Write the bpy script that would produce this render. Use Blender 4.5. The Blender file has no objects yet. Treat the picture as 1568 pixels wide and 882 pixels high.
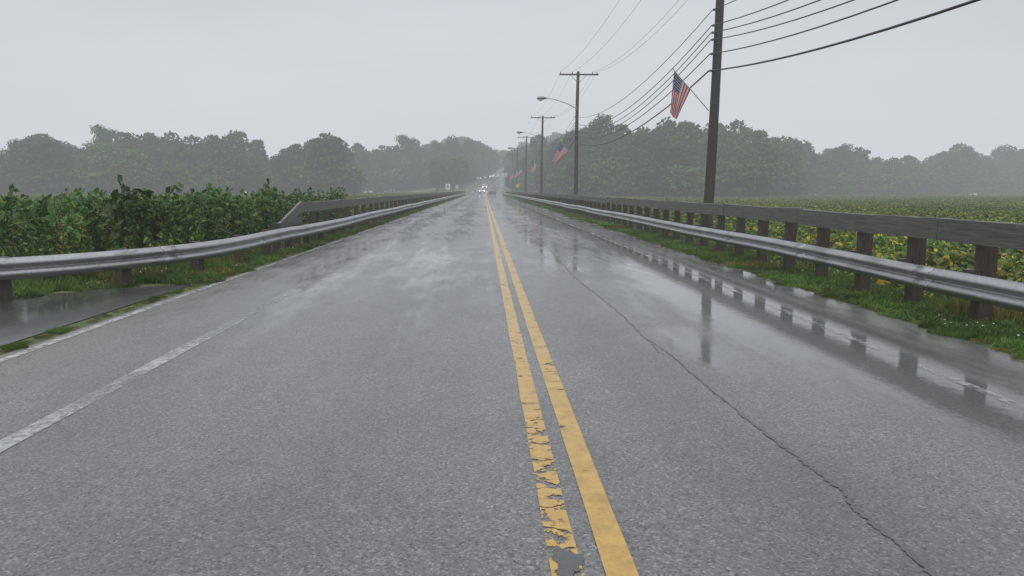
import bpy, math, random
import numpy as np
from mathutils import Vector, Matrix
random.seed(7); rng=np.random.default_rng(7)
scene=bpy.context.scene
scene.view_settings.view_transform='Standard'; scene.view_settings.look='None'; scene.view_settings.exposure=0
COL=scene.collection
# ------------------------------------------------------------ node helpers
class M:
    def __init__(s,name):
        s.m=bpy.data.materials.new(name); s.m.use_nodes=True; s.t=s.m.node_tree
        s.t.nodes.clear(); s.out=s.n('ShaderNodeOutputMaterial')
    def n(s,ty,props=None,**ins):
        nd=s.t.nodes.new(ty)
        for k,v in (props or {}).items(): setattr(nd,k,v)
        for k,v in ins.items():
            key=int(k[1:]) if k[0]=='i' and k[1:].isdigit() else k.replace('_',' ')
            s.set(nd,key,v)
        return nd
    def set(s,nd,key,v):
        if isinstance(v,bpy.types.Node): v=v.outputs[0]
        if isinstance(v,bpy.types.NodeSocket): s.t.links.new(v,nd.inputs[key])
        else:
            if isinstance(v,tuple) and len(v)==3 and nd.inputs[key].type=='RGBA': v=(*v,1)
            nd.inputs[key].default_value=v
    def math(s,op,a,b=0.0,c=None,clamp=False):
        nd=s.n('ShaderNodeMath',{'operation':op,'use_clamp':clamp},i0=a,i1=b)
        if c is not None: s.set(nd,2,c)
        return nd.outputs[0]
    def ramp(s,f,stops,interp='LINEAR'):
        nd=s.n('ShaderNodeValToRGB',i0=f); e=nd.color_ramp; e.interpolation=interp
        while len(e.elements)<len(stops): e.elements.new(0.5)
        for el,(p,c) in zip(e.elements,stops):
            el.position=p; el.color=(c,c,c,1) if isinstance(c,(int,float)) else (*c,1)
        return nd.outputs[0]
    def mix(s,f,a,b,mode='MIX'):
        nd=s.n('ShaderNodeMix',{'data_type':'RGBA','blend_type':mode})
        s.set(nd,0,f); s.set(nd,6,a); s.set(nd,7,b); return nd.outputs[2]
    def noise(s,vec,scale,detail=3,rough=.55):
        nd=s.n('ShaderNodeTexNoise',Scale=scale,Detail=detail,Roughness=rough)
        if vec is not None: s.set(nd,'Vector',vec)
        return nd.outputs[0]
    def coord(s,scale=None,kind='Object'):
        tc=s.n('ShaderNodeTexCoord').outputs[kind]
        if scale:
            return s.n('ShaderNodeMapping',Vector=tc,Scale=scale).outputs[0]
        return tc
    def bsdf(s,**k):
        b=s.n('ShaderNodeBsdfPrincipled',**k); return b
    def finish(s,sh):
        s.t.links.new(sh.outputs[0] if isinstance(sh,bpy.types.Node) else sh,s.out.inputs[0]); return s.m
# ------------------------------------------------------------ geometry helpers
def sm(t): 
    t=min(1,max(0,t)); return t*t*(3-2*t)
def road_off(y): return 0 if y<190 else ((y-190)/100)**2*3.2
def hill(y): return 9*sm((y-200)/220)
def gz(x,y):
    h=hill(y)*math.exp(-((x-road_off(min(y,420)))/40)**2)
    xr=x-road_off(min(y,420))
    d=0
    if xr>5.2: d=-1.1*sm((xr-5.5)/4.2)
    elif xr<-4.7: d=-.5*sm((-xr-5.6)/6)*sm((y-11)/6)
    return h+d
def link(o,parent=None):
    COL.objects.link(o)
    if parent: o.parent=parent
    return o
def empty(name,loc=(0,0,0),parent=None):
    e=bpy.data.objects.new(name,None); e.location=loc; e.empty_display_size=.3; return link(e,parent)
class MB:
    def __init__(s): s.v=[]; s.f=[]; s.m=[]; s.sm=[]
    def face(s,idx,m=0,smooth=False): s.f.append(idx); s.m.append(m); s.sm.append(smooth)
    def box(s,c,size,m=0,R=None,jit=0):
        b=len(s.v)
        for dz in(-.5,.5):
            for dx,dy in((-.5,-.5),(.5,-.5),(.5,.5),(-.5,.5)):
                p=Vector((dx*size[0],dy*size[1],dz*size[2]))
                if jit: p+=Vector([random.uniform(-jit,jit) for _ in range(3)])
                if R: p=R@p
                s.v.append(tuple(p+Vector(c)))
        for q in((3,2,1,0),(4,5,6,7),(0,1,5,4),(1,2,6,5),(2,3,7,6),(3,0,4,7)): s.face([b+i for i in q],m)
    def tube(s,pts,rads,n=8,m=0,cap=True):
        b=len(s.v); pts=[Vector(p) for p in pts]
        for i,p in enumerate(pts):
            d=(pts[min(i+1,len(pts)-1)]-pts[max(i-1,0)]).normalized()
            u=d.cross(Vector((0,0,1)));
            if u.length<.05: u=d.cross(Vector((0,1,0)))
            u.normalize(); w=d.cross(u)
            for k in range(n):
                a=2*math.pi*k/n; s.v.append(tuple(p+(u*math.cos(a)+w*math.sin(a))*rads[i]))
        for i in range(len(pts)-1):
            for k in range(n):
                k2=(k+1)%n; s.face([b+i*n+k,b+i*n+k2,b+(i+1)*n+k2,b+(i+1)*n+k],m,True)
        if cap:
            s.face([b+k for k in range(n)][::-1],m); e=b+(len(pts)-1)*n; s.face([e+k for k in range(n)],m)
    def quadarr(s,Q,m=0):
        b=len(s.v); s.v.extend(map(tuple,Q.reshape(-1,3)))
        for i in range(len(Q)): s.face([b+4*i,b+4*i+1,b+4*i+2,b+4*i+3],m)
    def mesh(s,name,mats):
        me=bpy.data.meshes.new(name); me.from_pydata(s.v,[],s.f)
        for mt in mats: me.materials.append(mt)
        me.polygons.foreach_set('material_index',s.m); me.polygons.foreach_set('use_smooth',s.sm); me.update(); return me
    def obj(s,name,mats,parent=None,loc=(0,0,0)):
        o=bpy.data.objects.new(name,s.mesh(name,mats)); o.location=loc; return link(o,parent)
def runit(n):
    v=rng.normal(size=(n,3)); return v/np.linalg.norm(v,axis=1)[:,None]
def rhombs(C,A,B): return np.stack([C-A,C+B-.15*A,C+A,C-B-.15*A],1)
def leaves(C,hl,hw,nz=None,flat=0.0):
    n=len(C); Nn=runit(n); Nn[:,2]=np.abs(Nn[:,2]); Nn=Nn*(1-flat)+np.array([0,0,1])*flat
    if nz is not None: Nn=Nn*.55+nz*.45
    Nn/=np.linalg.norm(Nn,axis=1)[:,None]
    A=np.cross(Nn,runit(n)); A/=np.linalg.norm(A,axis=1)[:,None]; B=np.cross(Nn,A)
    s=rng.uniform(.6,1.25,size=(n,1)); return rhombs(C,A*hl*s,B*hw*s)
# ------------------------------------------------------------ camera
F=1132.0; PITCH=math.radians(7.6); YAW=math.radians(2.2); H=1.6
cam=bpy.data.cameras.new('camera'); cam.lens=26.0; cam.sensor_width=36; cam.clip_end=6000; cam.clip_start=.05
co=bpy.data.objects.new('camera',cam); co.location=(0,0,H); co.rotation_euler=(math.pi/2-PITCH,0,-YAW); link(co); scene.camera=co
# ------------------------------------------------------------ world + sun + mist
w=bpy.data.worlds.new('World'); scene.world=w; w.use_nodes=True; nt=w.node_tree; nt.nodes.clear()
class W(M):
    def __init__(s,t): s.t=t
wn=W(nt)
sky=wn.n('ShaderNodeTexSky',{'sky_type':'NISHITA','sun_disc':False,'sun_elevation':math.radians(48),'sun_rotation':math.radians(160)})
hsv=wn.n('ShaderNodeHueSaturation',Saturation=.2,Color=sky)
tc=wn.n('ShaderNodeTexCoord').outputs['Generated']; sp=wn.n('ShaderNodeSeparateXYZ',i0=tc)
el=wn.ramp(sp.outputs[2],[(0,.415),(.06,.41),(.14,.39),(.27,.345),(.5,.57),(1,.95)])
cmap=wn.n('ShaderNodeMapping',Vector=tc,Scale=(1.2,1.2,4)).outputs[0]
cl=wn.noise(cmap,1.9,4,.5); clm=wn.n('ShaderNodeMapRange',Value=cl,i1=.3,i2=.7,i3=.92,i4=1.08).outputs[0]
val=wn.math('MULTIPLY',wn.math('MULTIPLY',el,clm),19.0)
tint=wn.n('ShaderNodeVectorMath',{'operation':'SCALE'},i0=(.94,.985,1.05),Scale=val).outputs[0]
mx=wn.mix(.1,tint,hsv.outputs[0])
bg=wn.n('ShaderNodeBackground',Color=mx,Strength=.1); wo=wn.n('ShaderNodeOutputWorld'); nt.links.new(bg.outputs[0],wo.inputs[0])
sl=bpy.data.lights.new('sun','SUN'); sl.energy=.7; sl.angle=math.radians(25); sl.color=(1,.97,.93)
so=bpy.data.objects.new('sun',sl); so.rotation_euler=(math.radians(42),0,math.radians(-20)); link(so)
def mist(name,SIG,c,size,Lf=.64):
    fm=M(name)
    ab=fm.n('ShaderNodeVolumeAbsorption',Color=(0,0,0),Density=SIG); em=fm.n('ShaderNodeEmission',Color=(.935,.985,1.03),Strength=SIG*Lf)  # no scattering: the haze's scattered light is put in as volume emission
    ad=fm.n('ShaderNodeAddShader',i0=ab,i1=em); fm.t.links.new(ad.outputs[0],fm.out.inputs['Volume'])
    b=MB(); b.box(c,size); b.obj(name,[fm.m])
mist('mist',.00132,(0,400,37),(1600,1000,86))
# ------------------------------------------------------------ materials
def leafmat(name,stops,rough=.5,trans=.25,nsc=.05,spec=.4,hv=(.7,1.3),shift=0,oiv=.4):
    m=M(name); geo=m.n('ShaderNodeNewGeometry'); r=geo.outputs['Random Per Island']
    nz=m.noise(geo.outputs['Position'],nsc,2)
    if shift: r=m.math('MULTIPLY_ADD',m.math('SUBTRACT',nz,.5),shift,r,True)
    c=m.ramp(r,stops)
    br=m.n('ShaderNodeMapRange',Value=nz,i1=.3,i2=.7,i3=hv[0],i4=hv[1]).outputs[0]
    oi=m.n('ShaderNodeObjectInfo').outputs['Random']
    br2=m.math('MULTIPLY',br,m.math('MULTIPLY_ADD',oi,oiv,1-oiv/2))
    c2=m.n('ShaderNodeVectorMath',{'operation':'SCALE'},i0=c,Scale=br2).outputs[0]
    c3=m.n('ShaderNodeHueSaturation',Color=c2,Hue=m.math('MULTIPLY_ADD',oi,.03,.485),Saturation=1.0).outputs[0]
    if spec<.2:
        p=m.n('ShaderNodeBsdfDiffuse',Color=c3)
    else:
        p=m.bsdf(Base_Color=c3,Roughness=rough); p.inputs['Specular IOR Level'].default_value=spec
    if trans<=0: return m.finish(p)
    tr=m.n('ShaderNodeBsdfTranslucent',Color=c3)
    return m.finish(m.n('ShaderNodeMixShader',i0=trans,i1=p,i2=tr))
G_tree=leafmat('tree_foliage',[(0,(.02,.046,.012)),(.5,(.038,.074,.019)),(1,(.064,.106,.029))],.8,0,.1,.1,(.7,1.3),0,.7)
G_tree2=leafmat('tree_foliage_light',[(0,(.034,.065,.015)),(.5,(.057,.096,.023)),(1,(.09,.132,.034))],.8,0,.1,.1,(.7,1.3),0,.6)
G_will=leafmat('willow_foliage',[(0,(.07,.115,.03)),(1,(.125,.18,.05))],.8,0,.12,.12)
G_soy=leafmat('soybean_leaf',[(0,(.045,.095,.012)),(.42,(.085,.165,.02)),(.78,(.15,.215,.028)),(.86,(.4,.34,.018)),(1,(.56,.38,.02))],.5,.25,.45,.25,(.8,1.2),.5)
G_soyL=leafmat('soybean_leaf_green',[(0,(.04,.09,.012)),(.5,(.075,.145,.02)),(.95,(.13,.19,.028)),(1,(.3,.27,.02))],.5,.25,.45,.25,(.8,1.2),.1)
G_soyfar=leafmat('soybean_canopy',[(0,(.055,.095,.012)),(.6,(.10,.145,.018)),(.9,(.16,.185,.022)),(1,(.27,.24,.025))],.7,0,.05,.15,(.85,1.15),.3,.2)
G_weed=leafmat('weed_leaf',[(0,(.03,.075,.012)),(.6,(.065,.135,.02)),(1,(.15,.21,.035))],.5,.25,.5,.25,(.55,1.4),.4)
G_yel=leafmat('goldenrod_flower',[(0,(.32,.26,.03)),(1,(.5,.38,.04))],.6,0,.5,.1)
G_brn=leafmat('dry_seedhead',[(0,(.12,.075,.035)),(1,(.26,.18,.08))],.7,0,.5,.1)
G_grass=leafmat('grass_blade',[(0,(.04,.1,.012)),(.7,(.09,.18,.022)),(1,(.2,.23,.06))],.5,.25,.8,.3,(.5,1.35),.3)
G_dry=leafmat('dry_grass_blade',[(0,(.07,.08,.02)),(.6,(.15,.14,.045)),(1,(.26,.2,.08))],.6,0,.6,.1)
G_wht=leafmat('clover_flower',[(0,(.5,.5,.45)),(1,(.7,.7,.65))],.6,0,.6,.1)
def woodmat(name,a,b_,rough=.55,sc=(3,3,3),bump=.4):
    m=M(name); c=m.coord(sc); n=m.noise(c,4,5,.65); n2=m.noise(m.coord((.8,.8,.8)),1.3,2)
    col=m.mix(n2,m.ramp(n,[(.3,a),(.7,b_)]),m.ramp(n,[(.25,tuple(x*.55 for x in a)),(.8,b_)]))
    p=m.bsdf(Base_Color=col,Roughness=rough,Normal=m.n('ShaderNodeBump',Strength=bump,Distance=.01,Height=n).outputs[0]); return m.finish(p)
fence_wood=woodmat('weathered_fence_wood',(.035,.03,.027),(.135,.125,.115),.45,(6,.7,14),.5)
post_wood=woodmat('post_wood',(.025,.018,.013),(.085,.06,.042),.55,(12,12,1.2))
pole_wood=woodmat('utility_pole_wood',(.018,.014,.012),(.06,.05,.042),.6,(10,10,.5))
bark=woodmat('bark',(.03,.024,.018),(.07,.06,.05),.8)
def simple(name,col,rough=.5,metal=0,em=None,es=0):
    m=M(name); p=m.bsdf(Base_Color=col,Roughness=rough,Metallic=metal)
    if em: m.set(p,'Emission Color',em); m.set(p,'Emission Strength',es)
    return m.finish(p)
m=M('galvanized_steel'); c=m.coord((4,.35,9)); n=m.noise(c,2,5,.65); n2=m.noise(m.coord(),1.1,3); n4=m.noise(m.coord((1,1,1)),26,3,.6)
col=m.mix(n,(.23,.235,.24),(.5,.51,.52)); col=m.mix(m.ramp(n4,[(.4,.3),(.6,0)]),col,(.2,.2,.2)); rustf=m.ramp(m.math('MULTIPLY',n,n2),[(.28,0),(.38,.6)])
col=m.mix(rustf,col,(.13,.1,.08))
galv=m.finish(m.bsdf(Base_Color=col,Metallic=.7,Roughness=m.ramp(n,[(.3,.5),(.7,.32)])))
dark_wire=simple('cable_rubber',(.02,.02,.022),.5); insul=simple('insulator',(.12,.1,.09),.3); lampgrey=simple('lamp_housing',(.2,.2,.2),.45,.5)
lens_m=simple('lamp_glass',(.35,.36,.34),.2)
m=M('ground_grass'); P=m.coord(); n=m.noise(P,.6,5); n2=m.noise(P,14,5,.7)
col=m.mix(n,(.04,.07,.013),(.08,.12,.02)); col=m.mix(m.ramp(n2,[(.45,0),(.7,.7)]),col,(.06,.05,.03))
ground_m=m.finish(m.bsdf(Base_Color=col,Roughness=.8,Normal=m.n('ShaderNodeBump',Strength=.6,Distance=.05,Height=n2).outputs[0]))
# asphalt
def asphalt(name,drive=False):
    m=M(name); P=m.coord(); s=m.n('ShaderNodeSeparateXYZ',i0=P); X=s.outputs[0]; Y=s.outputs[1]
    agg=m.n('ShaderNodeTexVoronoi',Vector=P,Scale=80.0); ac=m.n('ShaderNodeSeparateColor',i0=agg.outputs['Color']).outputs[0]
    fine=m.noise(P,60,5,.75); big=m.noise(m.coord((.8,.14,1)),1.0,5,.6); mid=m.noise(m.coord((2.6,.5,1)),1.3,6,.7)
    tr=m.noise(m.coord((.3,.28,1)),1.0,5,.65)
    if drive:
        wet=m.ramp(big,[(.35,.45),(.6,.95)])
        base=m.mix(fine,(.025,.025,.025),(.065,.063,.06))
    else:
        xb=m.math('DIVIDE',m.math('ADD',X,6.0),12.0)
        bias=m.ramp(xb,[(0.08,.35),(.2,.3),(.26,.6),(.34,.3),(.42,.58),(.5,.2),(.57,.25),(.63,.55),(.69,.45),(.76,.72),(.83,1),(.9,.6)],'EASE')
        dep=m.n('ShaderNodeMapRange',Value=Y,i1=3.0,i2=16.0,i3=-.2,i4=.1).outputs[0]
        px=m.math('POWER',m.math('DIVIDE',m.math('SUBTRACT',X,3.7),.9),2.0)
        py=m.math('POWER',m.math('DIVIDE',m.math('SUBTRACT',Y,8.0),5.6),2.0)
        pud=m.math('POWER',2.718,m.math('MULTIPLY',m.math('ADD',px,py),-1.0))
        px2=m.math('POWER',m.math('DIVIDE',m.math('SUBTRACT',X,2.15),.3),2.0)
        py2=m.math('POWER',m.math('DIVIDE',m.math('SUBTRACT',Y,7.3),1.3),2.0)
        pud=m.math('ADD',pud,m.math('POWER',2.718,m.math('MULTIPLY',m.math('ADD',px2,py2),-1.0)))
        a=m.math('MULTIPLY_ADD',bias,.42,m.math('MULTIPLY',big,.7))
        a=m.math('ADD',a,m.math('MULTIPLY',m.math('SUBTRACT',mid,.5),.75)); a=m.math('ADD',a,m.math('MULTIPLY',m.math('SUBTRACT',tr,.5),.45)); a=m.math('ADD',a,dep); a=m.math('MULTIPLY_ADD',pud,.4,a)
        a=m.math('ADD',a,m.math('MULTIPLY',m.math('SUBTRACT',fine,.5),.25))
        wet=m.ramp(a,[(.47,0),(.6,.45),(.8,1)])
        lm=m.noise(m.coord((1.5,.2,1)),.8,4,.6); l2=m.noise(m.coord((.7,.5,1)),.9,5,.65)
        base=m.mix(fine,(.075,.075,.073),(.19,.187,.182)); base=m.mix(m.ramp(lm,[(.35,.0),(.65,.6)]),base,(.178,.175,.17))
        base=m.mix(m.ramp(l2,[(.35,.45),(.55,0)]),base,(.07,.07,.07))
        trk=m.ramp(xb,[(.2,0),(.26,.3),(.33,0),(.42,.3),(.5,0),(.57,0),(.63,.3),(.7,0)],'EASE'); base=m.mix(trk,base,(.07,.069,.067))
        sh=m.ramp(xb,[(.11,.6),(.2,0),(.8,0),(.86,.6)]); base=m.mix(sh,base,(.12,.107,.09))
    spk=m.ramp(ac,[(0,.3),(.25,.75),(.8,1.0),(1,1.75)])
    base=m.mix(1.0,base,spk,'MULTIPLY')
    dk=m.mix(1.0,base,(.46,.46,.46),'MULTIPLY'); base=m.mix(wet,base,dk)
    hgt=m.math('MULTIPLY_ADD',agg.outputs['Distance'],-.9,fine)
    bst=m.math('MULTIPLY_ADD',wet,-.6,.75)
    bump=m.n('ShaderNodeBump',Strength=bst,Distance=.006,Height=hgt)
    cb=m.n('ShaderNodeBump',Strength=m.math('MULTIPLY_ADD',wet,-.27,.38),Distance=.006,Height=m.math('MULTIPLY_ADD',fine,m.math('MULTIPLY_ADD',wet,-.85,1.0),m.noise(P,9,3,.5)))
    p=m.bsdf(Base_Color=base,Roughness=.42,Normal=bump.outputs[0],Coat_Weight=m.math('MULTIPLY_ADD',wet,.6,.4),
             Coat_Roughness=m.ramp(wet,[(0,.26),(.5,.13),(1,.04)]),Coat_IOR=1.4,Coat_Normal=cb.outputs[0])
    return m.finish(p)
asph=asphalt('wet_asphalt'); drive=asphalt('driveway_asphalt',True)
def paint(name,c1,c2,thr,soft=.06,yfade=None,cracks=True,ncs=7):
    m=M(name); P=m.coord(); n=m.noise(P,ncs,6,.72); n3=m.noise(m.coord((1,.45,1)),2.2,3,.6)
    a=m.math('MULTIPLY_ADD',n3,.6,m.math('MULTIPLY',n,.75))
    if cracks:
        v=m.n('ShaderNodeTexVoronoi',{'feature':'DISTANCE_TO_EDGE'},Vector=m.n('ShaderNodeVectorMath',{'operation':'ADD'},i0=m.coord((2.6,4.6,1)),
             i1=m.n('ShaderNodeVectorMath',{'operation':'SCALE'},i0=m.n('ShaderNodeTexNoise',Vector=P,Scale=5.0,Detail=4.0).outputs[1],Scale=.7).outputs[0]).outputs[0],Scale=1.0)
        a=m.math('ADD',a,m.math('MULTIPLY',m.ramp(v.outputs[0],[(0,1),(.03,.4),(.12,0)]),-.15))
    if yfade:
        Y=m.n('ShaderNodeSeparateXYZ',i0=P).outputs[1]
        a=m.math('ADD',a,m.n('ShaderNodeMapRange',Value=Y,i1=yfade[0],i2=yfade[1],i3=yfade[2],i4=yfade[3]).outputs[0])
    f=m.ramp(a,[(thr,0),(thr+soft,1)])
    fn=m.noise(P,60,4,.75); col=m.mix(fn,c1,c2); col=m.mix(m.ramp(n,[(.38,.55),(.6,0)]),col,tuple(x*.5 for x in c1))
    p=m.bsdf(Base_Color=col,Roughness=.4,Coat_Weight=.4,Coat_Roughness=.2,Normal=m.n('ShaderNodeBump',Strength=.6,Distance=.004,Height=fn).outputs[0])
    return m.finish(m.n('ShaderNodeMixShader',i0=f,i1=m.n('ShaderNodeBsdfTransparent'),i2=p))
yel_r=paint('yellow_paint',(.4,.23,.03),(.56,.33,.055),.46,.05)
yel_l=paint('worn_yellow_paint',(.4,.23,.035),(.56,.34,.065),.5,.04,(3.0,9.0,-.06,.03),True,11)
wht_in=paint('worn_white_paint',(.33,.33,.325),(.47,.47,.46),.5,.3,(6,14,.0,-.2),False,12)
wht_ed=paint('white_edge_paint',(.34,.34,.33),(.5,.5,.48),.54,.18,None,False,10)
wht_r=paint('faded_white_paint',(.33,.33,.32),(.45,.45,.44),.62,.2,None,False)
tar=M('crack_tar'); tn=tar.noise(tar.coord(),70,4,.7); tar=tar.finish(tar.bsdf(Base_Color=tar.mix(tn,(.03,.03,.03),(.09,.09,.09)),Roughness=.5,Coat_Weight=.4,Coat_Roughness=.25,Normal=tar.n('ShaderNodeBump',Strength=.6,Distance=.006,Height=tn).outputs[0]))
# ------------------------------------------------------------ ground
xs=sorted(set([round(x,2) for x in list(np.arange(-14,14.01,.5))+list(np.arange(-60,61,5))+list(np.arange(-400,401,25))+[-2500,-1500,-800,800,1500,2500]]))
ys=sorted(set([round(y,2) for y in list(np.arange(-30,30,1.5))+list(np.arange(30,100,5))+list(np.arange(100,460,10))+[500,600,800,1200,1800,3000]]))
b=MB()
for y in ys:
    for x in xs:
        z=gz(x,y); xr=x-road_off(min(y,420))
        z-= .03 if -4.75<xr<5.3 else .004
        if y>420: z=min(z,9)
        b.v.append((x,y,z+(random.uniform(-.02,.02) if abs(xr)>6.5 and y<60 and not(x<0 and y<12) else 0)))
nx=len(xs)
for j in range(len(ys)-1):
    for i in range(nx-1): b.face([j*nx+i,j*nx+i+1,(j+1)*nx+i+1,(j+1)*nx+i],0,True)
b.obj('ground',[ground_m])
def ribbon(name,xl,xr,mat,z0,ymin=-12,ymax=420,step=None,parent=None,jit=0,ncol=1):
    b=MB(); yy=[]; y=ymin
    while y<ymax: yy.append(y); y+= step or (.5 if y<40 else 4)
    yy.append(ymax)
    for k,y in enumerate(yy):
        o=road_off(y); j1=random.uniform(-jit,jit); j2=random.uniform(-jit,jit)
        for c in range(ncol+1):
            t=c/ncol; b.v.append((xl+o+(xr-xl)*t+(j1 if c==0 else j2 if c==ncol else 0),y,hill(y)+z0))
    for k in range(len(yy)-1):
        for c in range(ncol): b.face([k*(ncol+1)+c,k*(ncol+1)+c+1,(k+1)*(ncol+1)+c+1,(k+1)*(ncol+1)+c])
    return b.obj(name,[mat],parent)
ribbon('road',-4.68,5.15,asph,0,jit=.025)
lm=empty('road_markings')
ribbon('yellow_line_left',.28,.41,yel_l,.004,parent=lm,jit=.004)
ribbon('yellow_line_right',.505,.64,yel_r,.004,parent=lm,jit=.003)
ribbon('white_line_inner',-3.11,-2.96,wht_in,.004,ymax=60,parent=lm,jit=.006)
ribbon('white_line_edge_left',-4.6,-4.5,wht_ed,.004,parent=lm,jit=.008)
ribbon('white_line_right',3.93,4.03,wht_r,.004,parent=lm,jit=.005)
b=MB(); dp=[(-4.98,-6),(-4.95,3),(-4.97,6),(-4.95,9),(-4.9,12.9),(-5.6,12.3),(-6.4,11.7),(-7.3,11.2),(-9,10.5),(-12,9.6),(-22,8.8),(-22,-6)]
for x,y in dp: b.v.append((x,y,.004))
b.face(list(range(len(dp)))[::-1]); b.obj('driveway',[drive])
def ground_pt(px,py):
    u=(px-784)/F; v=(py-441)/F; c,s=math.cos(PITCH),math.sin(PITCH)
    t=H/(s+v*c); D=t*(c-v*s); L=t*u
    return (L*math.cos(YAW)+D*math.sin(YAW), D*math.cos(YAW)-L*math.sin(YAW))
def crack(b,pts,wd,z,sub=14,jit=.012):
    P=[]
    for (a,c) in zip(pts[:-1],pts[1:]):
        for k in range(sub): P.append(((a[0]+(c[0]-a[0])*k/sub)+random.uniform(-jit,jit),(a[1]+(c[1]-a[1])*k/sub)))
    P.append(pts[-1]); s=len(b.v)
    for i,p in enumerate(P):
        ww=wd*random.uniform(.35,1.3)*(1 if 0<i<len(P)-1 else .1); b.v.append((p[0]-ww/2,p[1],z)); b.v.append((p[0]+ww/2,p[1],z))
    for i in range(len(P)-1): b.face([s+2*i,s+2*i+1,s+2*i+3,s+2*i+2])
b=MB(); g=ground_pt
crack(b,[g(1450,900),g(1385,842),g(1310,780),g(1290,750),g(1240,715),g(1180,670),g(1130,630)],.034,.004)
crack(b,[g(1130,630),g(1075,585),g(1030,545),g(985,515),g(950,480),g(915,452),g(880,425),g(858,400),g(840,380),g(822,362)],.018,.004)
crack(b,[g(1030,545),g(1010,540),g(990,518)],.012,.0045)
b.obj('road_crack',[tar])
b=MB(); c0=g(868,862); n=44
for k in range(n):
    a=2*math.pi*k/n; r_=1+.22*math.sin(a*3+1)+.12*math.sin(a*7)+random.uniform(-.1,.1); b.v.append((c0[0]+.06*math.cos(a)*r_,c0[1]+.13*math.sin(a)*r_,.006))
b.face(list(range(n))); b.obj('asphalt_patch',[tar])
# ------------------------------------------------------------ guardrails
WP=[(.0,0),(.012,.012),(.03,.035),(.078,.062),(.082,.082),(.078,.102),(.02,.14),(.006,.156),(.02,.172),(.078,.21),(.082,.23),(.078,.25),(.03,.277),(.012,.3),(0,.312)]
def smooth_path(pts,n=8):
    out=[]; P=[Vector(p) for p in pts]; P=[P[0]*2-P[1]]+P+[P[-1]*2-P[-2]]
    for i in range(1,len(P)-2):
        for k in range(n):
            t=k/n; a,b_,c,d=P[i-1],P[i],P[i+1],P[i+2]
            out.append(.5*((2*b_)+(c-a)*t+(2*a-5*b_+4*c-d)*t*t+(3*b_-a-3*c+d)*t**3))
    out.append(P[-2]); return out
def sweep(b,path,side,z0,off=0,m=0,rng_=None):
    s=len(b.v); n=len(WP)
    for i,p in enumerate(path):
        d=(path[min(i+1,len(path)-1)]-path[max(i-1,0)]).normalized(); nrm=Vector((-d.y,d.x,0))*side
        for (dd,zz) in WP:
            q=p+nrm*(dd+off); b.v.append((q.x,q.y,p.z+z0+zz+(off*(1 if zz>.156 else -1))*.5))
    for i in range(len(path)-1):
        for k in range(n-1):
            b.face([s+i*n+k,s+i*n+k+1,s+(i+1)*n+k+1,s+(i+1)*n+k],m,True)
def walk(path,step,start=0):
    out=[]; acc=0; nxt=start
    for a,c in zip(path[:-1],path[1:]):
        L=(c-a).length
        while nxt<=acc+L:
            t=(nxt-acc)/L; out.append((a.lerp(c,t),(c-a).normalized())); nxt+=step
        acc+=L
    return out
def guardrail(path,side,post_step,posts=True,pstart=.5):
    root=empty('guardrail'); b=MB()
    path=[Vector((p.x+.018*math.sin(p.y*.6)+.012*math.sin(p.y*1.7+1),p.y,p.z+.012*math.sin(p.y*.45+side))) for p in path]
    sweep(b,path,side,.33)
    for p,d in walk(path,3.81,1.2): sweep(b,[p-d*.17,p+d*.17],side,.33,.006)
    o=b.obj('w_beam',[galv],root); md=o.modifiers.new('s','SOLIDIFY'); md.thickness=.004
    b=MB()
    for p,d in walk(path,3.81,1.2):
        nrm=Vector((-d.y,d.x,0))*side
        for dy in(-.11,.11):
            for zz in(.11,.2):
                q=p+d*dy+nrm*.045; b.tube([(q.x,q.y,p.z+.33+zz),tuple(Vector((q.x,q.y,p.z+.33+zz))+nrm*.03)],[.014,.012],6)
    b.obj('bolts',[galv],root)
    if posts:
        b=MB()
        for p,d in walk(path,post_step,pstart):
            nrm=Vector((-d.y,d.x,0))*side; R=Matrix.Rotation(math.atan2(-d.x,d.y)+random.uniform(-.05,.05),3,'Z')
            q=p-nrm*.1; b.box((q.x,q.y,p.z+.33+.14),(.15,.14,.3),0,R); q=p-nrm*.26
            b.box((q.x,q.y,p.z+.2),(.17,.17,.86+random.uniform(-.04,.04)),0,R)
        b.obj('posts',[post_wood],root)
    return root
rp=[Vector((5.76+road_off(y),y,hill(y)-.02)) for y in np.arange(.5,215,.5)]
guardrail(rp,1,1.44,False)
lp=smooth_path([(-12.5,8.6,0),(-9.5,9.25,0),(-6.95,10.6,0),(-5.5,12.9,0),(-5.02,15.5,0),(-4.9,19,0)],10)+[Vector((-4.88,y,hill(y)-.02)) for y in np.arange(20,215,1.0)]
guardrail(lp,-1,1.9)
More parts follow.
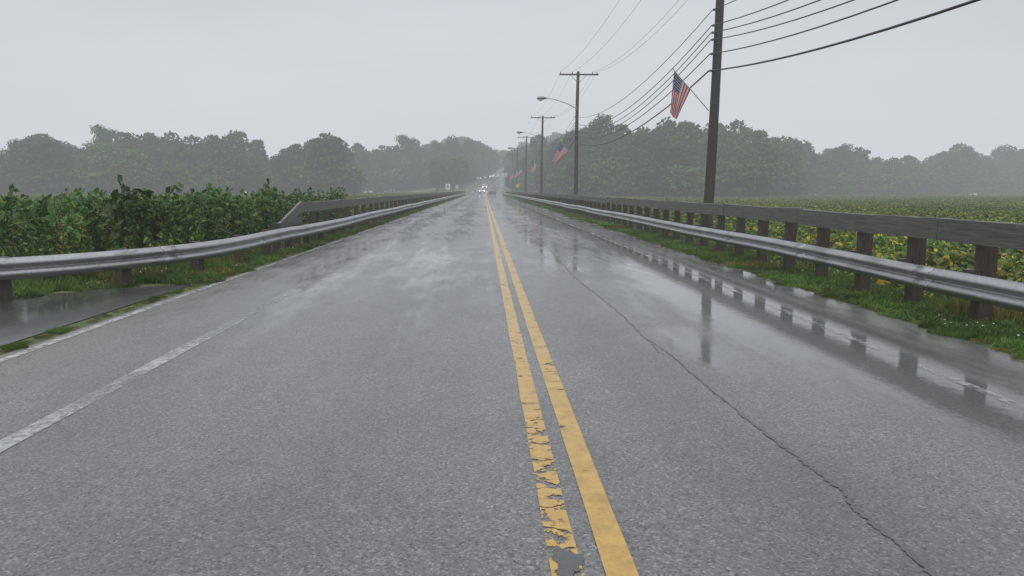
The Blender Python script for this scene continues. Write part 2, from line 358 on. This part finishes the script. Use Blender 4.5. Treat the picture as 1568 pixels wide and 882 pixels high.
def wood_fence(x,y0,y1,side,step,diag=False):
    root=empty('wooden_fence'); b=MB(); y=y0; k=0
    while y<y1:
        xx=x+road_off(y)+side*.1
        R=Matrix.Rotation(random.uniform(-.06,.06),3,'Z')@Matrix.Rotation(random.uniform(-.015,.015),3,'Y')
        topz=1.27+random.uniform(-.02,.03)
        if diag and k==0: topz=.85
        b.box((xx,y,(topz-.6)/2+hill(y)-.1),(.17,.17,topz+.6),0,R,.006)
        if side>0: b.box((x-.07,y,.47+hill(y)),(.14,.15,.33),0,R)
        y+=step; k+=1
    b.obj('posts',[post_wood],root)
    b=MB(); y=y0+(step if diag else -step*.5); seg=0
    if diag: 
        p0=Vector((x-side*.04,y0-.25,.62)); p1=Vector((x-side*.04,y0+step+.1,1.14)); d=(p1-p0)
        b.box((p0+p1)/2,(.075,d.length,.26),0,Matrix.Rotation(math.atan2(d.z,d.y),3,'X'),.004)
        b.box((x-side*.035,y0+step*.5,.72),(.06,step,.2),0,None,.004)
    while y<y1:
        L=step*3; y2=y+L; zc=1.1+random.uniform(-.012,.012)
        c=Vector((x-side*.035+road_off(y+L/2)+random.uniform(-.008,.008),y+L/2,zc+hill(y+L/2)))
        n=8; s=len(b.v)
        for i in range(n+1):
            t=i/n; yy=y+.006+(L-.012)*t; dz=-.018*math.sin(math.pi*t)+random.uniform(-.004,.004)+hill(yy)+zc; xo=c.x
            for (ax,az) in((-.045,-.14),(.045,-.14),(.045,.135),(.037,.143),(-.037,.143),(-.045,.135)):
                b.v.append((xo+ax+random.uniform(-.002,.002),yy,dz+az+random.uniform(-.003,.003)))
        for i in range(n):
            for q in range(6): q2=(q+1)%6; b.face([s+i*6+q,s+i*6+q2,s+(i+1)*6+q2,s+(i+1)*6+q])
        b.face([s+q for q in range(6)][::-1]); b.face([s+n*6+q for q in range(6)])
        y=y2; seg+=1
    b.obj('top_rail',[fence_wood],root)
    return root
wood_fence(5.98,1.5,200,1,1.44)
wood_fence(-5.2,19.2,200,-1,2.0,True)
# ------------------------------------------------------------ utility poles, lamps, flags, wires
PX=8.36; PY0=27.6; PS=40
def topx(k): return PX+(.35 if k==0 else .15)
for k in range(-1,6):
    y=PY0+PS*k; ox=road_off(y); z0=gz(PX+ox,y); root=empty('utility_pole',(PX+ox,y,0)); b=MB()
    Lx=topx(k)-PX; zt=12.0+hill(y)
    pts=[(Lx*t+.03*math.sin(t*5+k),.02*math.sin(t*4),z0-.4+(zt-z0+.4)*t) for t in np.linspace(0,1,9)]
    b.tube(pts,[.205-.075*t for t in np.linspace(0,1,9)],14); b.obj('pole',[pole_wood],root)
    b=MB(); zc=11.72+hill(y); b.box((Lx+.05,-.17,zc),(3.5,.1,.12)); 
    for sx in(-1,1): b.tube([(Lx+sx*.75,-.14,zc-.03),(Lx,-.14,zc-.75)],[.018,.018],5)
    b.obj('crossarm',[pole_wood],root)
    b=MB()
    for ax in(-1.6,-.55,1.25,1.65): b.tube([(Lx+ax,-.17,zc+.06),(Lx+ax,-.17,zc+.12),(Lx+ax,-.17,zc+.16),(Lx+ax,-.17,zc+.24)],[.02,.055,.04,.03],8)
    for hz in(5.9,6.5,7.0,7.25,7.5,8.05): b.box((Lx*hz/12-.19,-.02,hz+hill(y)),(.1,.09,.07))
    b.obj('insulators',[insul],root)
    lroot=empty('street_lamp',(PX+ox,y,hill(y))); b=MB(); b.tube([(.05,-.05,8.75),(-.8,-.05,9.2),(-1.9,-.05,9.55),(-2.75,-.05,9.68)],[.035,.033,.03,.03],7)
    b.box((.02,-.12,8.8),(.1,.1,.35)); b.obj('arm',[lampgrey],lroot)
    b=MB(); b.tube([(-2.65,-.05,9.68),(-2.8,-.05,9.68),(-3.1,-.05,9.67),(-3.4,-.05,9.66),(-3.55,-.05,9.66)],[.05,.1,.17,.15,.05],10); b.obj('lamp_head',[lampgrey],lroot)
    b=MB(); b.tube([(-3.2,-.05,9.55),(-3.2,-.05,9.46),(-3.2,-.05,9.4)],[.15,.13,.05],10); b.obj('lens',[lens_m],lroot)
wc=bpy.data.curves.new('power_lines','CURVE'); wc.dimensions='3D'; wc.bevel_depth=1.0; wc.bevel_resolution=1
def wire(p0,p1,sag,r,n=26):
    s=wc.splines.new('POLY'); s.points.add(n)
    for i in range(n+1):
        t=i/n; q=Vector(p0).lerp(Vector(p1),t); q.z-=4*sag*t*(1-t); s.points[i].co=(*q,1); s.points[i].radius=r
for k in range(-1,5):
    ya,yb=PY0+PS*k,PY0+PS*(k+1); oa,ob=road_off(ya),road_off(yb); ha,hb=hill(ya),hill(yb); la,lb=topx(k)-PX,topx(k+1)-PX
    for hz,sg,r in((5.9,1.25,.028),(6.5,1.35,.019),(7.0,1.55,.017),(7.25,1.5,.017),(7.5,1.4,.017),(8.05,1.2,.014)):
        wire((PX+oa+la*hz/12-.26,ya,hz+ha),(PX+ob+lb*hz/12-.26,yb,hz+hb),sg,r)
    for ax in(-1.6,-.55,1.25,1.65):
        wire((PX+oa+la+ax,ya-.17,11.96+ha),(PX+ob+lb+ax,yb-.17,11.96+hb),1.0+.1*ax,.008)
wo_=bpy.data.objects.new('power_lines',wc); wc.materials.append(dark_wire); link(wo_)
m=M('flag_cloth'); uv=m.coord(kind='UV'); s=m.n('ShaderNodeSeparateXYZ',i0=uv); U,V=s.outputs[0],s.outputs[1]
st=m.math('MODULO',m.math('FLOOR',m.math('MULTIPLY',V,13.0)),2.0); red=m.math('LESS_THAN',st,.5)
col=m.mix(red,(.62,.6,.6),(.46,.02,.035))
can=m.math('MULTIPLY',m.math('LESS_THAN',U,.4),m.math('GREATER_THAN',V,6/13))
su=m.math('SUBTRACT',m.math('FRACT',m.math('MULTIPLY',U,15.0)),.5); sv=m.math('SUBTRACT',m.math('FRACT',m.math('MULTIPLY',V,13.0)),.5)
dd=m.math('ADD',m.math('MULTIPLY',su,su),m.math('MULTIPLY',sv,sv)); star=m.math('LESS_THAN',dd,.07)
col=m.mix(can,col,m.mix(star,(.02,.025,.1),(.6,.6,.62)))
p=m.bsdf(Base_Color=col,Roughness=.7); flag_m=m.finish(m.n('ShaderNodeMixShader',i0=.3,i1=p,i2=m.n('ShaderNodeBsdfTranslucent',Color=col)))
staff_m=simple('flag_staff',(.25,.24,.22),.4)
for k in range(0,5):
    y=PY0+PS*k; root=empty('american_flag',(PX+road_off(y),y-.2,hill(y))); ph=k*1.3
    b=MB(); tip=Vector((-1.5,-.15,5.9)); base=Vector((-.1,0,4.45)); b.tube([tuple(base),tuple(tip)],[.015,.013],6); b.tube([tuple(tip),tuple(tip+Vector((-.03,0,.05)))],[.03,.02],8); b.obj('staff',[staff_m],root)
    nu,nv=30,18; b=MB(); d=(base-tip).normalized(); uvs=[]; wv=[.0,.45,-.1,.5,.1][k]; sc_=1.0 if k==0 else 1.25
    for i in range(nu+1):
        for j in range(nv+1):
            u,v=i/nu,j/nv
            hp=tip+d*(.06+.93*sc_*(1-v))
            f=Vector((-.1-.38*(1-v)-wv,.0,-1.55+.5*(1-v)+wv*.3))*u*sc_
            fold=.13*u**.7*math.sin(v*9+u*2.2+ph)+.05*u*math.sin(u*8+v*3)
            q=hp+f+Vector((fold*.25,fold,.03*math.sin(u*3+v*5)*u)); b.v.append(tuple(q)); uvs.append((u,v))
    for i in range(nu):
        for j in range(nv): a=i*(nv+1)+j; b.face([a,a+1,a+nv+2,a+nv+1],0,True)
    o=b.obj('cloth',[flag_m],root); ul=o.data.uv_layers.new(name='UVMap')
    for lp_ in o.data.loops: ul.data[lp_.index].uv=uvs[lp_.vertex_index]
# ------------------------------------------------------------ signs
def sign(x,y,w_,h_,zc,mat,diamond=False,back=None):
    root=empty('traffic_sign',(x,y,gz(x,y))); b=MB(); b.box((0,.03,zc/2),(.06,.04,zc+.4)); b.obj('post',[galv],root)
    b=MB(); R=Matrix.Rotation(math.radians(45) if diamond else 0,3,'Y')
    b.box((0,0,zc),(w_,.006,h_),0,R); b.box((0,-.006,zc),(w_*.92,.004,h_*.92),1,R)
    if diamond: b.box((0,-.011,zc),(.08,.003,.35),2)
    else:
        for dz in(-.18,0,.16): b.box((0,-.011,zc+dz),(w_*.6,.003,.08),2)
    b.obj('panel',[lampgrey,mat,dark_wire],root)
white_s=simple('white_sign',(.7,.7,.7),.4); yellow_s=simple('yellow_sign',(.7,.45,.04),.4)
sign(-5.6,118,.75,.95,2.0,white_s); sign(6.9,150,.75,.75,2.6,yellow_s,True); sign(-6.2,175,.6,.75,2.2,white_s)
# ------------------------------------------------------------ cars
glass=simple('car_glass',(.02,.025,.03),.1); tyre=simple('tyre',(.02,.02,.02),.8); headl=simple('headlight',(.9,.9,.85),.2,0,(1,.97,.9),3.0); chrome=simple('grille',(.04,.04,.04),.3)
def car(x,y,paintcol,rotz=0):
    pm=simple('car_paint',paintcol,.25); root=empty('car',(x,y,hill(y)+.004)); root.rotation_euler[2]=rotz
    b=MB(); prof=[(-2.2,.35),(-2.25,.62),(-2.1,.82),(-1.15,.98),(-.45,1.48),(.2,1.6),(1.2,1.58),(1.95,1.2),(2.2,1.0),(2.25,.55),(2.15,.33)]
    def hw(z): return .92 if z<1.0 else .92-(z-1.0)*.42
    n=len(prof)
    for sx in(-1,1):
        for (yy,zz) in prof: b.v.append((sx*hw(zz)*(.93 if abs(yy)>2.15 else 1),yy,zz))
    for i in range(n): j=(i+1)%n; b.face([i,j,n+j,n+i],0)
    b.face(list(range(n))[::-1]); b.face([n+i for i in range(n)])
    o=b.obj('body',[pm],root); md=o.modifiers.new('b','BEVEL'); md.width=.06; md.segments=2
    b=MB()
    b.v+= [(-.78,-1.1,1.02),(.78,-1.1,1.02),(.68,-.5,1.46),(-.68,-.5,1.46)]; b.v=[(p[0],p[1]-.02,p[2]+.015) for p in b.v]; b.face([0,1,2,3])
    for sx in(-1,1):
        s=len(b.v); 
        for (yy,zz) in((-.95,1.04),(-.4,1.44),(1.15,1.5),(1.8,1.1)): b.v.append((sx*(hw(zz)+.008),yy,zz))
        b.face([s,s+1,s+2,s+3])
    b.obj('windows',[glass],root)
    b=MB()
    for sx in(-1,1):
        for yy in(-1.4,1.4): b.tube([(sx*.7,yy,.33),(sx*.93,yy,.33)],[.33,.33],16)
    b.obj('wheels',[tyre],root)
    b=MB()
    for sx in(-1,1): b.tube([(sx*.66,-2.2,.68),(sx*.66,-2.29,.68)],[.1,.12],10)
    b.obj('headlights',[headl],root)
    b=MB(); b.box((0,-2.27,.58),(.95,.03,.2)); b.box((0,-2.26,.38),(1.5,.03,.1)); b.obj('grille',[chrome],root)
car(-.9+road_off(228),228,(.7,.7,.7)); car(-1.2+road_off(262),262,(.65,.66,.68)); car(2.4+road_off(208),208,(.08,.08,.09),math.pi)
def house(x,y,w_,d_,hh,z):
    root=empty('white_house',(x,y,z)); b=MB(); b.box((0,0,hh/2-1),(w_,d_,hh+2)); b.obj('walls',[simple('siding',(.5,.5,.48),.7)],root)
    b=MB(); e=.5; b.v=[(-w_/2-e,-d_/2-e,hh),(w_/2+e,-d_/2-e,hh),(w_/2+e,d_/2+e,hh),(-w_/2-e,d_/2+e,hh),(-w_/2-e,0,hh+2.4),(w_/2+e,0,hh+2.4)]
    for f in([0,1,5,4],[2,3,4,5],[0,4,3],[1,2,5],[3,2,1,0]): b.face(f)
    b.obj('roof',[simple('shingles',(.07,.065,.06),.8)],root)
    b=MB()
    for i in range(5): b.box((-w_/2+w_*(i+.5)/5,-d_/2-.02,hh*.55),(1.0,.06,1.3))
    b.obj('windows',[glass],root)
house(12,424,12,8,3.0,8.2)
# ------------------------------------------------------------ trees
def tree_mesh(name,Hh,Wd,nlobe,nleaf,mat,low=.12,willow=False,lobe=(.15,.27)):
    b=MB(); lob=[]
    pts=[(0,0,-1),(random.uniform(-.3,.3),random.uniform(-.3,.3),Hh*.35),(random.uniform(-.8,.8),random.uniform(-.8,.8),Hh*.8)]
    b.tube(pts,[.42,.3,.08],7,1)
    zc=Hh*(.5+low*.5); sz=Hh*(1-low)*.5; lean=(random.uniform(-.12,.12),random.uniform(-.12,.12))
    for i in range(nlobe):
        d=runit(1)[0]; r=random.uniform(.45,.92); rl=random.uniform(*lobe)*Wd
        sq=1.0 if d[2]<0 else .92
        c=np.array([d[0]*r*Wd*.85,d[1]*r*Wd*.85,zc+d[2]*sz*r*sq]); c[0]+=(c[2]-zc)*lean[0]; c[1]+=(c[2]-zc)*lean[1]
        c[2]=min(c[2],Hh-rl*.7)
        lob.append((c,np.array([1,1,.72])*rl)); t=(c[2]/Hh-low)/(1-low)
        if i%2==0:
            q=Vector(pts[1]).lerp(Vector(pts[2]),min(1,max(0,t*.8))); b.tube([tuple(q),tuple((q+Vector(c))/2+Vector((0,0,-.4))),tuple(c)],[.12,.08,.03],4,1,False)
    vol=np.array([l[1][0]**2 for l in lob]); cnt=(vol/vol.sum()*nleaf).astype(int)
    for (c,rad),n in zip(lob,cnt):
        d=runit(n); d[:,2]=np.where(d[:,2]<-.5,-d[:,2],d[:,2]); rr=1-np.abs(rng.normal(0,.3,size=(n,1)))+rng.normal(0,.08,size=(n,1))
        rr*= 1+.2*np.sin(d[:,:1]*7+c[0])*np.sin(d[:,1:2]*6+c[1])
        C=c+d*rad*rr
        if willow:
            C[:,2]-=rng.uniform(0,2.2,n); A=np.tile([0,0,1.0],(n,1))*rng.uniform(.4,.9,(n,1)); B=runit(n)*.09; b.quadarr(rhombs(C,A,B),0)
        else: b.quadarr(leaves(C,.3,.2,d),0)
    n=int(nleaf*.22); d=runit(n)*np.cbrt(rng.uniform(0,1,(n,1)))
    b.quadarr(leaves(np.array([0,0,zc])+d*np.array([Wd*.8,Wd*.8,sz*.86]),.5,.36),0)
    return b.mesh(name,[mat,bark])
TM=[tree_mesh('tree_%d'%i,18,random.uniform(4.8,7.4),random.randint(30,56),8500,G_tree if i%3 else G_tree2,.04,False,random.choice([(.15,.26),(.18,.32),(.22,.36)])) for i in range(9)]
SH=[tree_mesh('bush_%d'%i,7,4.2,22,3000,G_tree2 if i else G_tree,.0) for i in range(3)]
WL=tree_mesh('willow',14,6.5,26,7000,G_will,.1,True)
prof=[(-200,205),(-100,215),(0,218),(25,224),(50,211),(85,207),(105,214),(135,228),(160,207),(185,194),(225,192),(255,203),(300,201),(330,196),(365,202),(400,208),(420,218),(440,230),(470,214),(500,201),(525,203),(545,224),(570,226),(600,214),(620,211),(650,218),(680,207),(715,205),(738,210),(757,226),(775,224),(800,215),(840,202),(870,190),(900,182),(940,180),(985,184),(1020,180),(1050,173),(1090,178),(1130,181),(1165,190),(1190,193),(1205,212),(1240,219),(1280,217),(1310,224),(1345,231),(1395,236),(1420,226),(1450,218),(1490,224),(1530,221),(1568,218),(1700,215),(1900,225)]
def ptop(px): return float(np.interp(px,[p[0] for p in prof],[p[1] for p in prof]))
def depth(px):
    return float(np.interp(px,[-200,0,430,470,540,560,700,760,800,880,1180,1220,1400,1568,1900],[215,220,235,225,240,300,330,360,300,215,205,250,290,330,330]))
rootL=empty('distant_treeline'); 
def put(me,px,D,top_y,parent,wscale=1.0,h0=18):
    ang=math.atan((px-784)/F)+YAW; x=D*math.tan(ang); y=D
    if y>200 and abs(x-road_off(min(y,420)))<7.5: 
        if y<425: return
    z=gz(x,min(y,420)) if y<460 else gz(x,420)
    hh=max(3,(290-top_y)/F*D*1.0+1.6-z); s=hh/h0
    o=bpy.data.objects.new('tree',me); o.location=(x,y,z); o.rotation_euler[2]=random.uniform(0,6.28); ws=wscale*(.45*s+.55); o.scale=(ws,ws*random.uniform(.85,1.1),s); link(o,parent)
px=-190; q_=0
while px<1900:
    D=depth(px)+random.uniform(-8,8); t=ptop(px); q_+=1
    put(random.choice(TM),px,D,t+(random.uniform(-8,0) if q_%3==0 else random.uniform(2,12)),rootL,random.uniform(.8,1.15))
    put(random.choice(TM),px+random.uniform(-15,15),D-13,290-(290-t)*random.uniform(.5,.86),rootL)
    put(random.choice(TM),px+random.uniform(-15,15),D+22,290-(290-t)*random.uniform(.75,.95),rootL,1.2)
    for q in range(3): put(random.choice(SH),px+random.uniform(-18,18),D-20+random.uniform(-3,3),290-(290-t)*random.uniform(.15,.45),rootL,1.3,7)
    px+= 6.4/D*F
px=640
while px<860:
    put(random.choice(TM),px,455+random.uniform(-8,8),ptop(px)+random.uniform(0,8),rootL,1.3); px+=15
for px,t in((470,250),(505,246),(535,252)): put(WL,px,218,t,rootL,1.1,14)
for px,t,s_ in((52,211,1),(505,200,1.1),(88,208,1)): put(random.choice(TM),px,205,t,rootL,s_)
for y in np.arange(262,415,9):
    for sd in(-1,1):
        for q in range(2):
            xo=sd*(10+q*7+random.uniform(0,4))+(3 if sd>0 else 0); x=xo+road_off(y); z=gz(x,y); s=random.uniform(.5,.8)
            o=bpy.data.objects.new('tree',random.choice(TM)); o.location=(x,y+random.uniform(-3,3),z); o.rotation_euler[2]=random.uniform(0,6.28); o.scale=(s*.85,s*.85,s); link(o,rootL)
# ------------------------------------------------------------ soybean field
def soy_tile(name,S,n,hl,hw,hgt,mat,flat):
    C=rng.uniform(-S/2,S/2,(n,3)); rowh=.86+.14*np.cos(C[:,0]*2*math.pi/.76) if S<5 else 1.0
    und=.85+.12*np.sin(C[:,0]*1.9+1)*np.sin(C[:,1]*2.3)
    C[:,2]=hgt*rowh*und*(.25+.75*rng.uniform(0,1,n)**.55)
    b=MB(); b.quadarr(leaves(C,hl,hw,None,flat),0); return b.mesh(name,[mat])
ST=[soy_tile('soy_near_%d'%i,2.6,3800,.09,.07,1.0,G_soy,.3) for i in range(3)]
STL=[soy_tile('soy_left_%d'%i,2.6,3800,.09,.07,1.0,G_soyL,.3) for i in range(2)]
SF=[soy_tile('soy_far_%d'%i,10.5,12000,.14,.115,.95,G_soyfar,.25) for i in range(3)]
field=empty('soybean_field')
def tile(me,x,y,parent,sc=1,sz=1,rot=True,dz=0):
    o=bpy.data.objects.new(me.name,me); o.location=(x,y,gz(x,y)+dz); o.rotation_euler[2]=random.choice([0,math.pi/2,math.pi,-math.pi/2]) if rot else random.uniform(0,6.28)
    o.scale=(sc,sc,sz); link(o,parent)
for x in np.arange(8.6,34,2.5):
    for y in np.arange(1,42,2.5):
        if x<y*.82+6: tile(random.choice(ST),x+random.uniform(-.1,.1),y,field,1,random.uniform(.9,1.2))
for x in np.arange(-34,-11.8,2.5):
    for y in np.arange(20,42,2.5):
        if -x<y*.75+5: tile(random.choice(STL),x,y,field,1,random.uniform(.85,1.1))
for side in(-1,1):
    for x in np.arange(12,260,10):
        for y in np.arange(47,235,10):
            if x<y*.86+8: tile(random.choice(SF),side*x+(1.5 if side<0 else 0),y,field,1,random.uniform(.9,1.05))
    for x in np.arange(40,70,10):
        for y in np.arange(17,47,10):
            if x<y*.86+12: tile(random.choice(SF),side*x,y,field,1,random.uniform(.9,1.05))
for y in np.arange(44,190,2.5):
    for side,x0 in((1,8.2),(-1,-7.6)):
        tile(random.choice(STL),x0,y,field,1,random.uniform(.6,.95))
# ------------------------------------------------------------ weeds
def weed(kind):
    b=MB(); h=random.uniform(1.1,1.55) if kind not in('low','stalk') else random.uniform(.4,.8) if kind=='low' else random.uniform(1.5,1.85)
    ns=random.randint(3,6) if kind!='stalk' else 3
    for s in range(ns):
        bx,by=random.uniform(-.28,.28),random.uniform(-.28,.28); hh=h*random.uniform(.6,1.1) if kind!='stalk' else h*random.uniform(.8,1); lx,ly=random.uniform(-.25,.25),random.uniform(-.25,.25)
        P=lambda t:np.array([bx+lx*t*t,by+ly*t*t,hh*t])
        b.tube([tuple(P(0)),tuple(P(.5)),tuple(P(1))],[.011,.008,.003],4,0,False)
        if kind=='broad':   n=38; hl,hw=.085,.05
        elif kind=='gold': n=80; hl,hw=.075,.014
        elif kind=='dry': n=38; hl,hw=.07,.015
        elif kind=='stalk': n=40; hl,hw=.1,.055
        else: n=45; hl,hw=.07,.03
        t=rng.uniform(.12,1,n); C=np.array([P(q) for q in t]); r=rng.uniform(.03,.2,(n,1))*(1.15-t[:,None]*.7)
        a=rng.uniform(0,6.28,n); C+=np.stack([np.cos(a),np.sin(a),rng.uniform(-.3,.4,n)],1)*r
        b.quadarr(leaves(C,hl,hw,None,.2),2 if (kind=='dry' and s%3) else 0)
        if (kind=='gold' and s==0) or (kind=='dry' and s%2==0):
            n=34; C=P(1)+rng.normal(0,1,(n,3))*np.array([.05,.05,.08]); b.quadarr(leaves(C,.018,.011),1 if kind=='gold' else 2)
        if kind=='broad' and random.random()<.12:
            n=8; C=P(1)+rng.normal(0,1,(n,3))*np.array([.03,.03,.05]); b.quadarr(leaves(C,.025,.018),random.choice([1,2]))
    return b.mesh('weed_'+kind,[G_weed,G_yel,G_brn])
WM={k:[weed(k) for _ in range(5)] for k in('broad','gold','dry','low','stalk')}
weeds=empty('tall_weeds')
def rail_y(x):
    return float(np.interp(-x,[4.9,5.0,5.5,6.95,9.5,12.5,30],[19,15.5,12.9,10.6,9.25,8.6,7]))
cnt=0
while cnt<1600:
    y=random.uniform(11,40); x=-random.uniform(5.9,34)
    if -x>y*.78+5 or y<rail_y(x)+2.2: continue
    if x>-6.3 and y>19: continue
    if y>27 and random.random()<.4: continue
    dfront=y-rail_y(x); patch=math.sin(x*.9+y*.5)+math.sin(x*.37-y*.8+2)
    k=random.random(); kind='low' if dfront<4.2 and k<.4 else ('dry' if (k<.6 and dfront<9 and patch>.6) else 'gold' if (k<.6 and patch<-.5) or k<.12 else 'broad' if k<.72 or dfront<5 else 'stalk')
    s=random.uniform(.7,1.08)*(.72 if dfront<4.5 else 1)*(1+.07*patch); o=bpy.data.objects.new('weed',random.choice(WM[kind])); 
    if kind=='stalk': s=random.uniform(.85,1.08)
    if x>-7: s*=.85
    o.location=(x,y,gz(x,y)); o.rotation_euler=(random.uniform(-.1,.1),random.uniform(-.1,.1),random.uniform(0,6.28)); o.scale=(s,s,s*(1.15 if kind=='broad' else 1)); link(o,weeds); cnt+=1
for i in range(300):
    y=random.uniform(3,60); x=random.uniform(7.0,8.6); kind=random.choice(['low','low','low','broad','gold'])
    o=bpy.data.objects.new('weed',random.choice(WM[kind])); s=random.uniform(.35,.65); o.location=(x,y,gz(x,y)); o.rotation_euler[2]=random.uniform(0,6.28); o.scale=(s,s,s); link(o,weeds)
# ------------------------------------------------------------ grass
def grass_tile(name,S,n,h0,h1,mat,wht=0,wid=.005):
    C=rng.uniform(-S/2,S/2,(n,3)); cl=.55+.45*np.sin(C[:,0]*7+1)*np.sin(C[:,1]*6); h=rng.uniform(h0,h1,n)*(.6+.5*cl)
    C[:,2]=h/2-.01; ln=rng.normal(0,.45,(n,2)); A=np.stack([ln[:,0]*h/2,ln[:,1]*h/2,h/2],1); a=rng.uniform(0,6.28,n); B=np.stack([np.cos(a),np.sin(a),0*a],1)*wid*rng.uniform(.7,1.6,(n,1))
    b=MB(); b.quadarr(rhombs(C,A,B),0)
    nb=n//5; C2=rng.uniform(-S/2,S/2,(nb,3)); C2[:,2]=rng.uniform(.01,h0*1.2,nb); b.quadarr(leaves(C2,.022,.016,None,.5),0)
    if wht:
        C=rng.uniform(-S/2,S/2,(wht,3)); C[:,2]=h1*.8; b.quadarr(leaves(np.repeat(C,5,0)+rng.normal(0,.007,(wht*5,3)),.013,.01),1)
    return b.mesh(name,[mat,G_wht])
GT=[grass_tile('grass_%d'%i,1.1,2300,.06,.22,G_grass,(9 if i==0 else 0),.006) for i in range(3)]
GX=grass_tile('grass_dry_mix',1.1,1500,.08,.3,G_dry,0,.005)
GD=[grass_tile('dry_grass_%d'%i,.5,450,.03,.1,G_dry,0,.004) for i in range(2)]
gr=empty('verge_grass')
def gt(x,y,sc=1,sz=1,me=None):
    tile(me or (GX if random.random()<.14 else random.choice(GT)),x,y,gr,sc,sz,False,0)
for y in np.arange(2,80,.9):
    for x in(5.7,6.4,7.2,8.0,8.7): gt(x+random.uniform(-.1,.1)+(.03 if x<5.8 else 0),y,.9,(random.uniform(.25,.6) if x<5.8 else random.uniform(.7,1.4)))
for y in np.arange(13.2,80,.9):
    for x in(-5.25,-6.1,-7.0,-8.0): gt(x+random.uniform(-.1,.1),y,.9,(random.uniform(.4,.8) if x>-5.5 else random.uniform(.9,1.5)))
for y in np.arange(80,200,1.9):
    for x in(6.2,-5.9): gt(x+road_off(y),y,1.9,1.1)
for x in np.arange(-16,-5.2,.8):
    for dy in np.arange(.75,3.9,.8):
        y=rail_y(x)+dy+.3; gt(x,y+random.uniform(-.1,.1),.9,random.uniform(.7,1.3)*(1 if dy>1 else .5))
for y in np.arange(2.5,13.2,.12):
    if random.random()<.8+.2*math.sin(y*1.9): gt(-4.82+random.uniform(-.05,.05),y+random.uniform(-.1,.1),random.uniform(.12,.24),random.uniform(.15,.32),random.choice(GD) if random.random()<.93 else GT[1])
for y in np.arange(1.5,30,.4):
    gt(5.22+random.uniform(-.05,.1),y,random.uniform(.2,.4),random.uniform(.2,.45),random.choice(GD+[GT[1]]))
for y in np.arange(13,40,.4): gt(-4.8+random.uniform(-.1,.04),y,random.uniform(.2,.4),.4,random.choice(GD+[GT[1]]))
print('objects',len(bpy.data.objects))
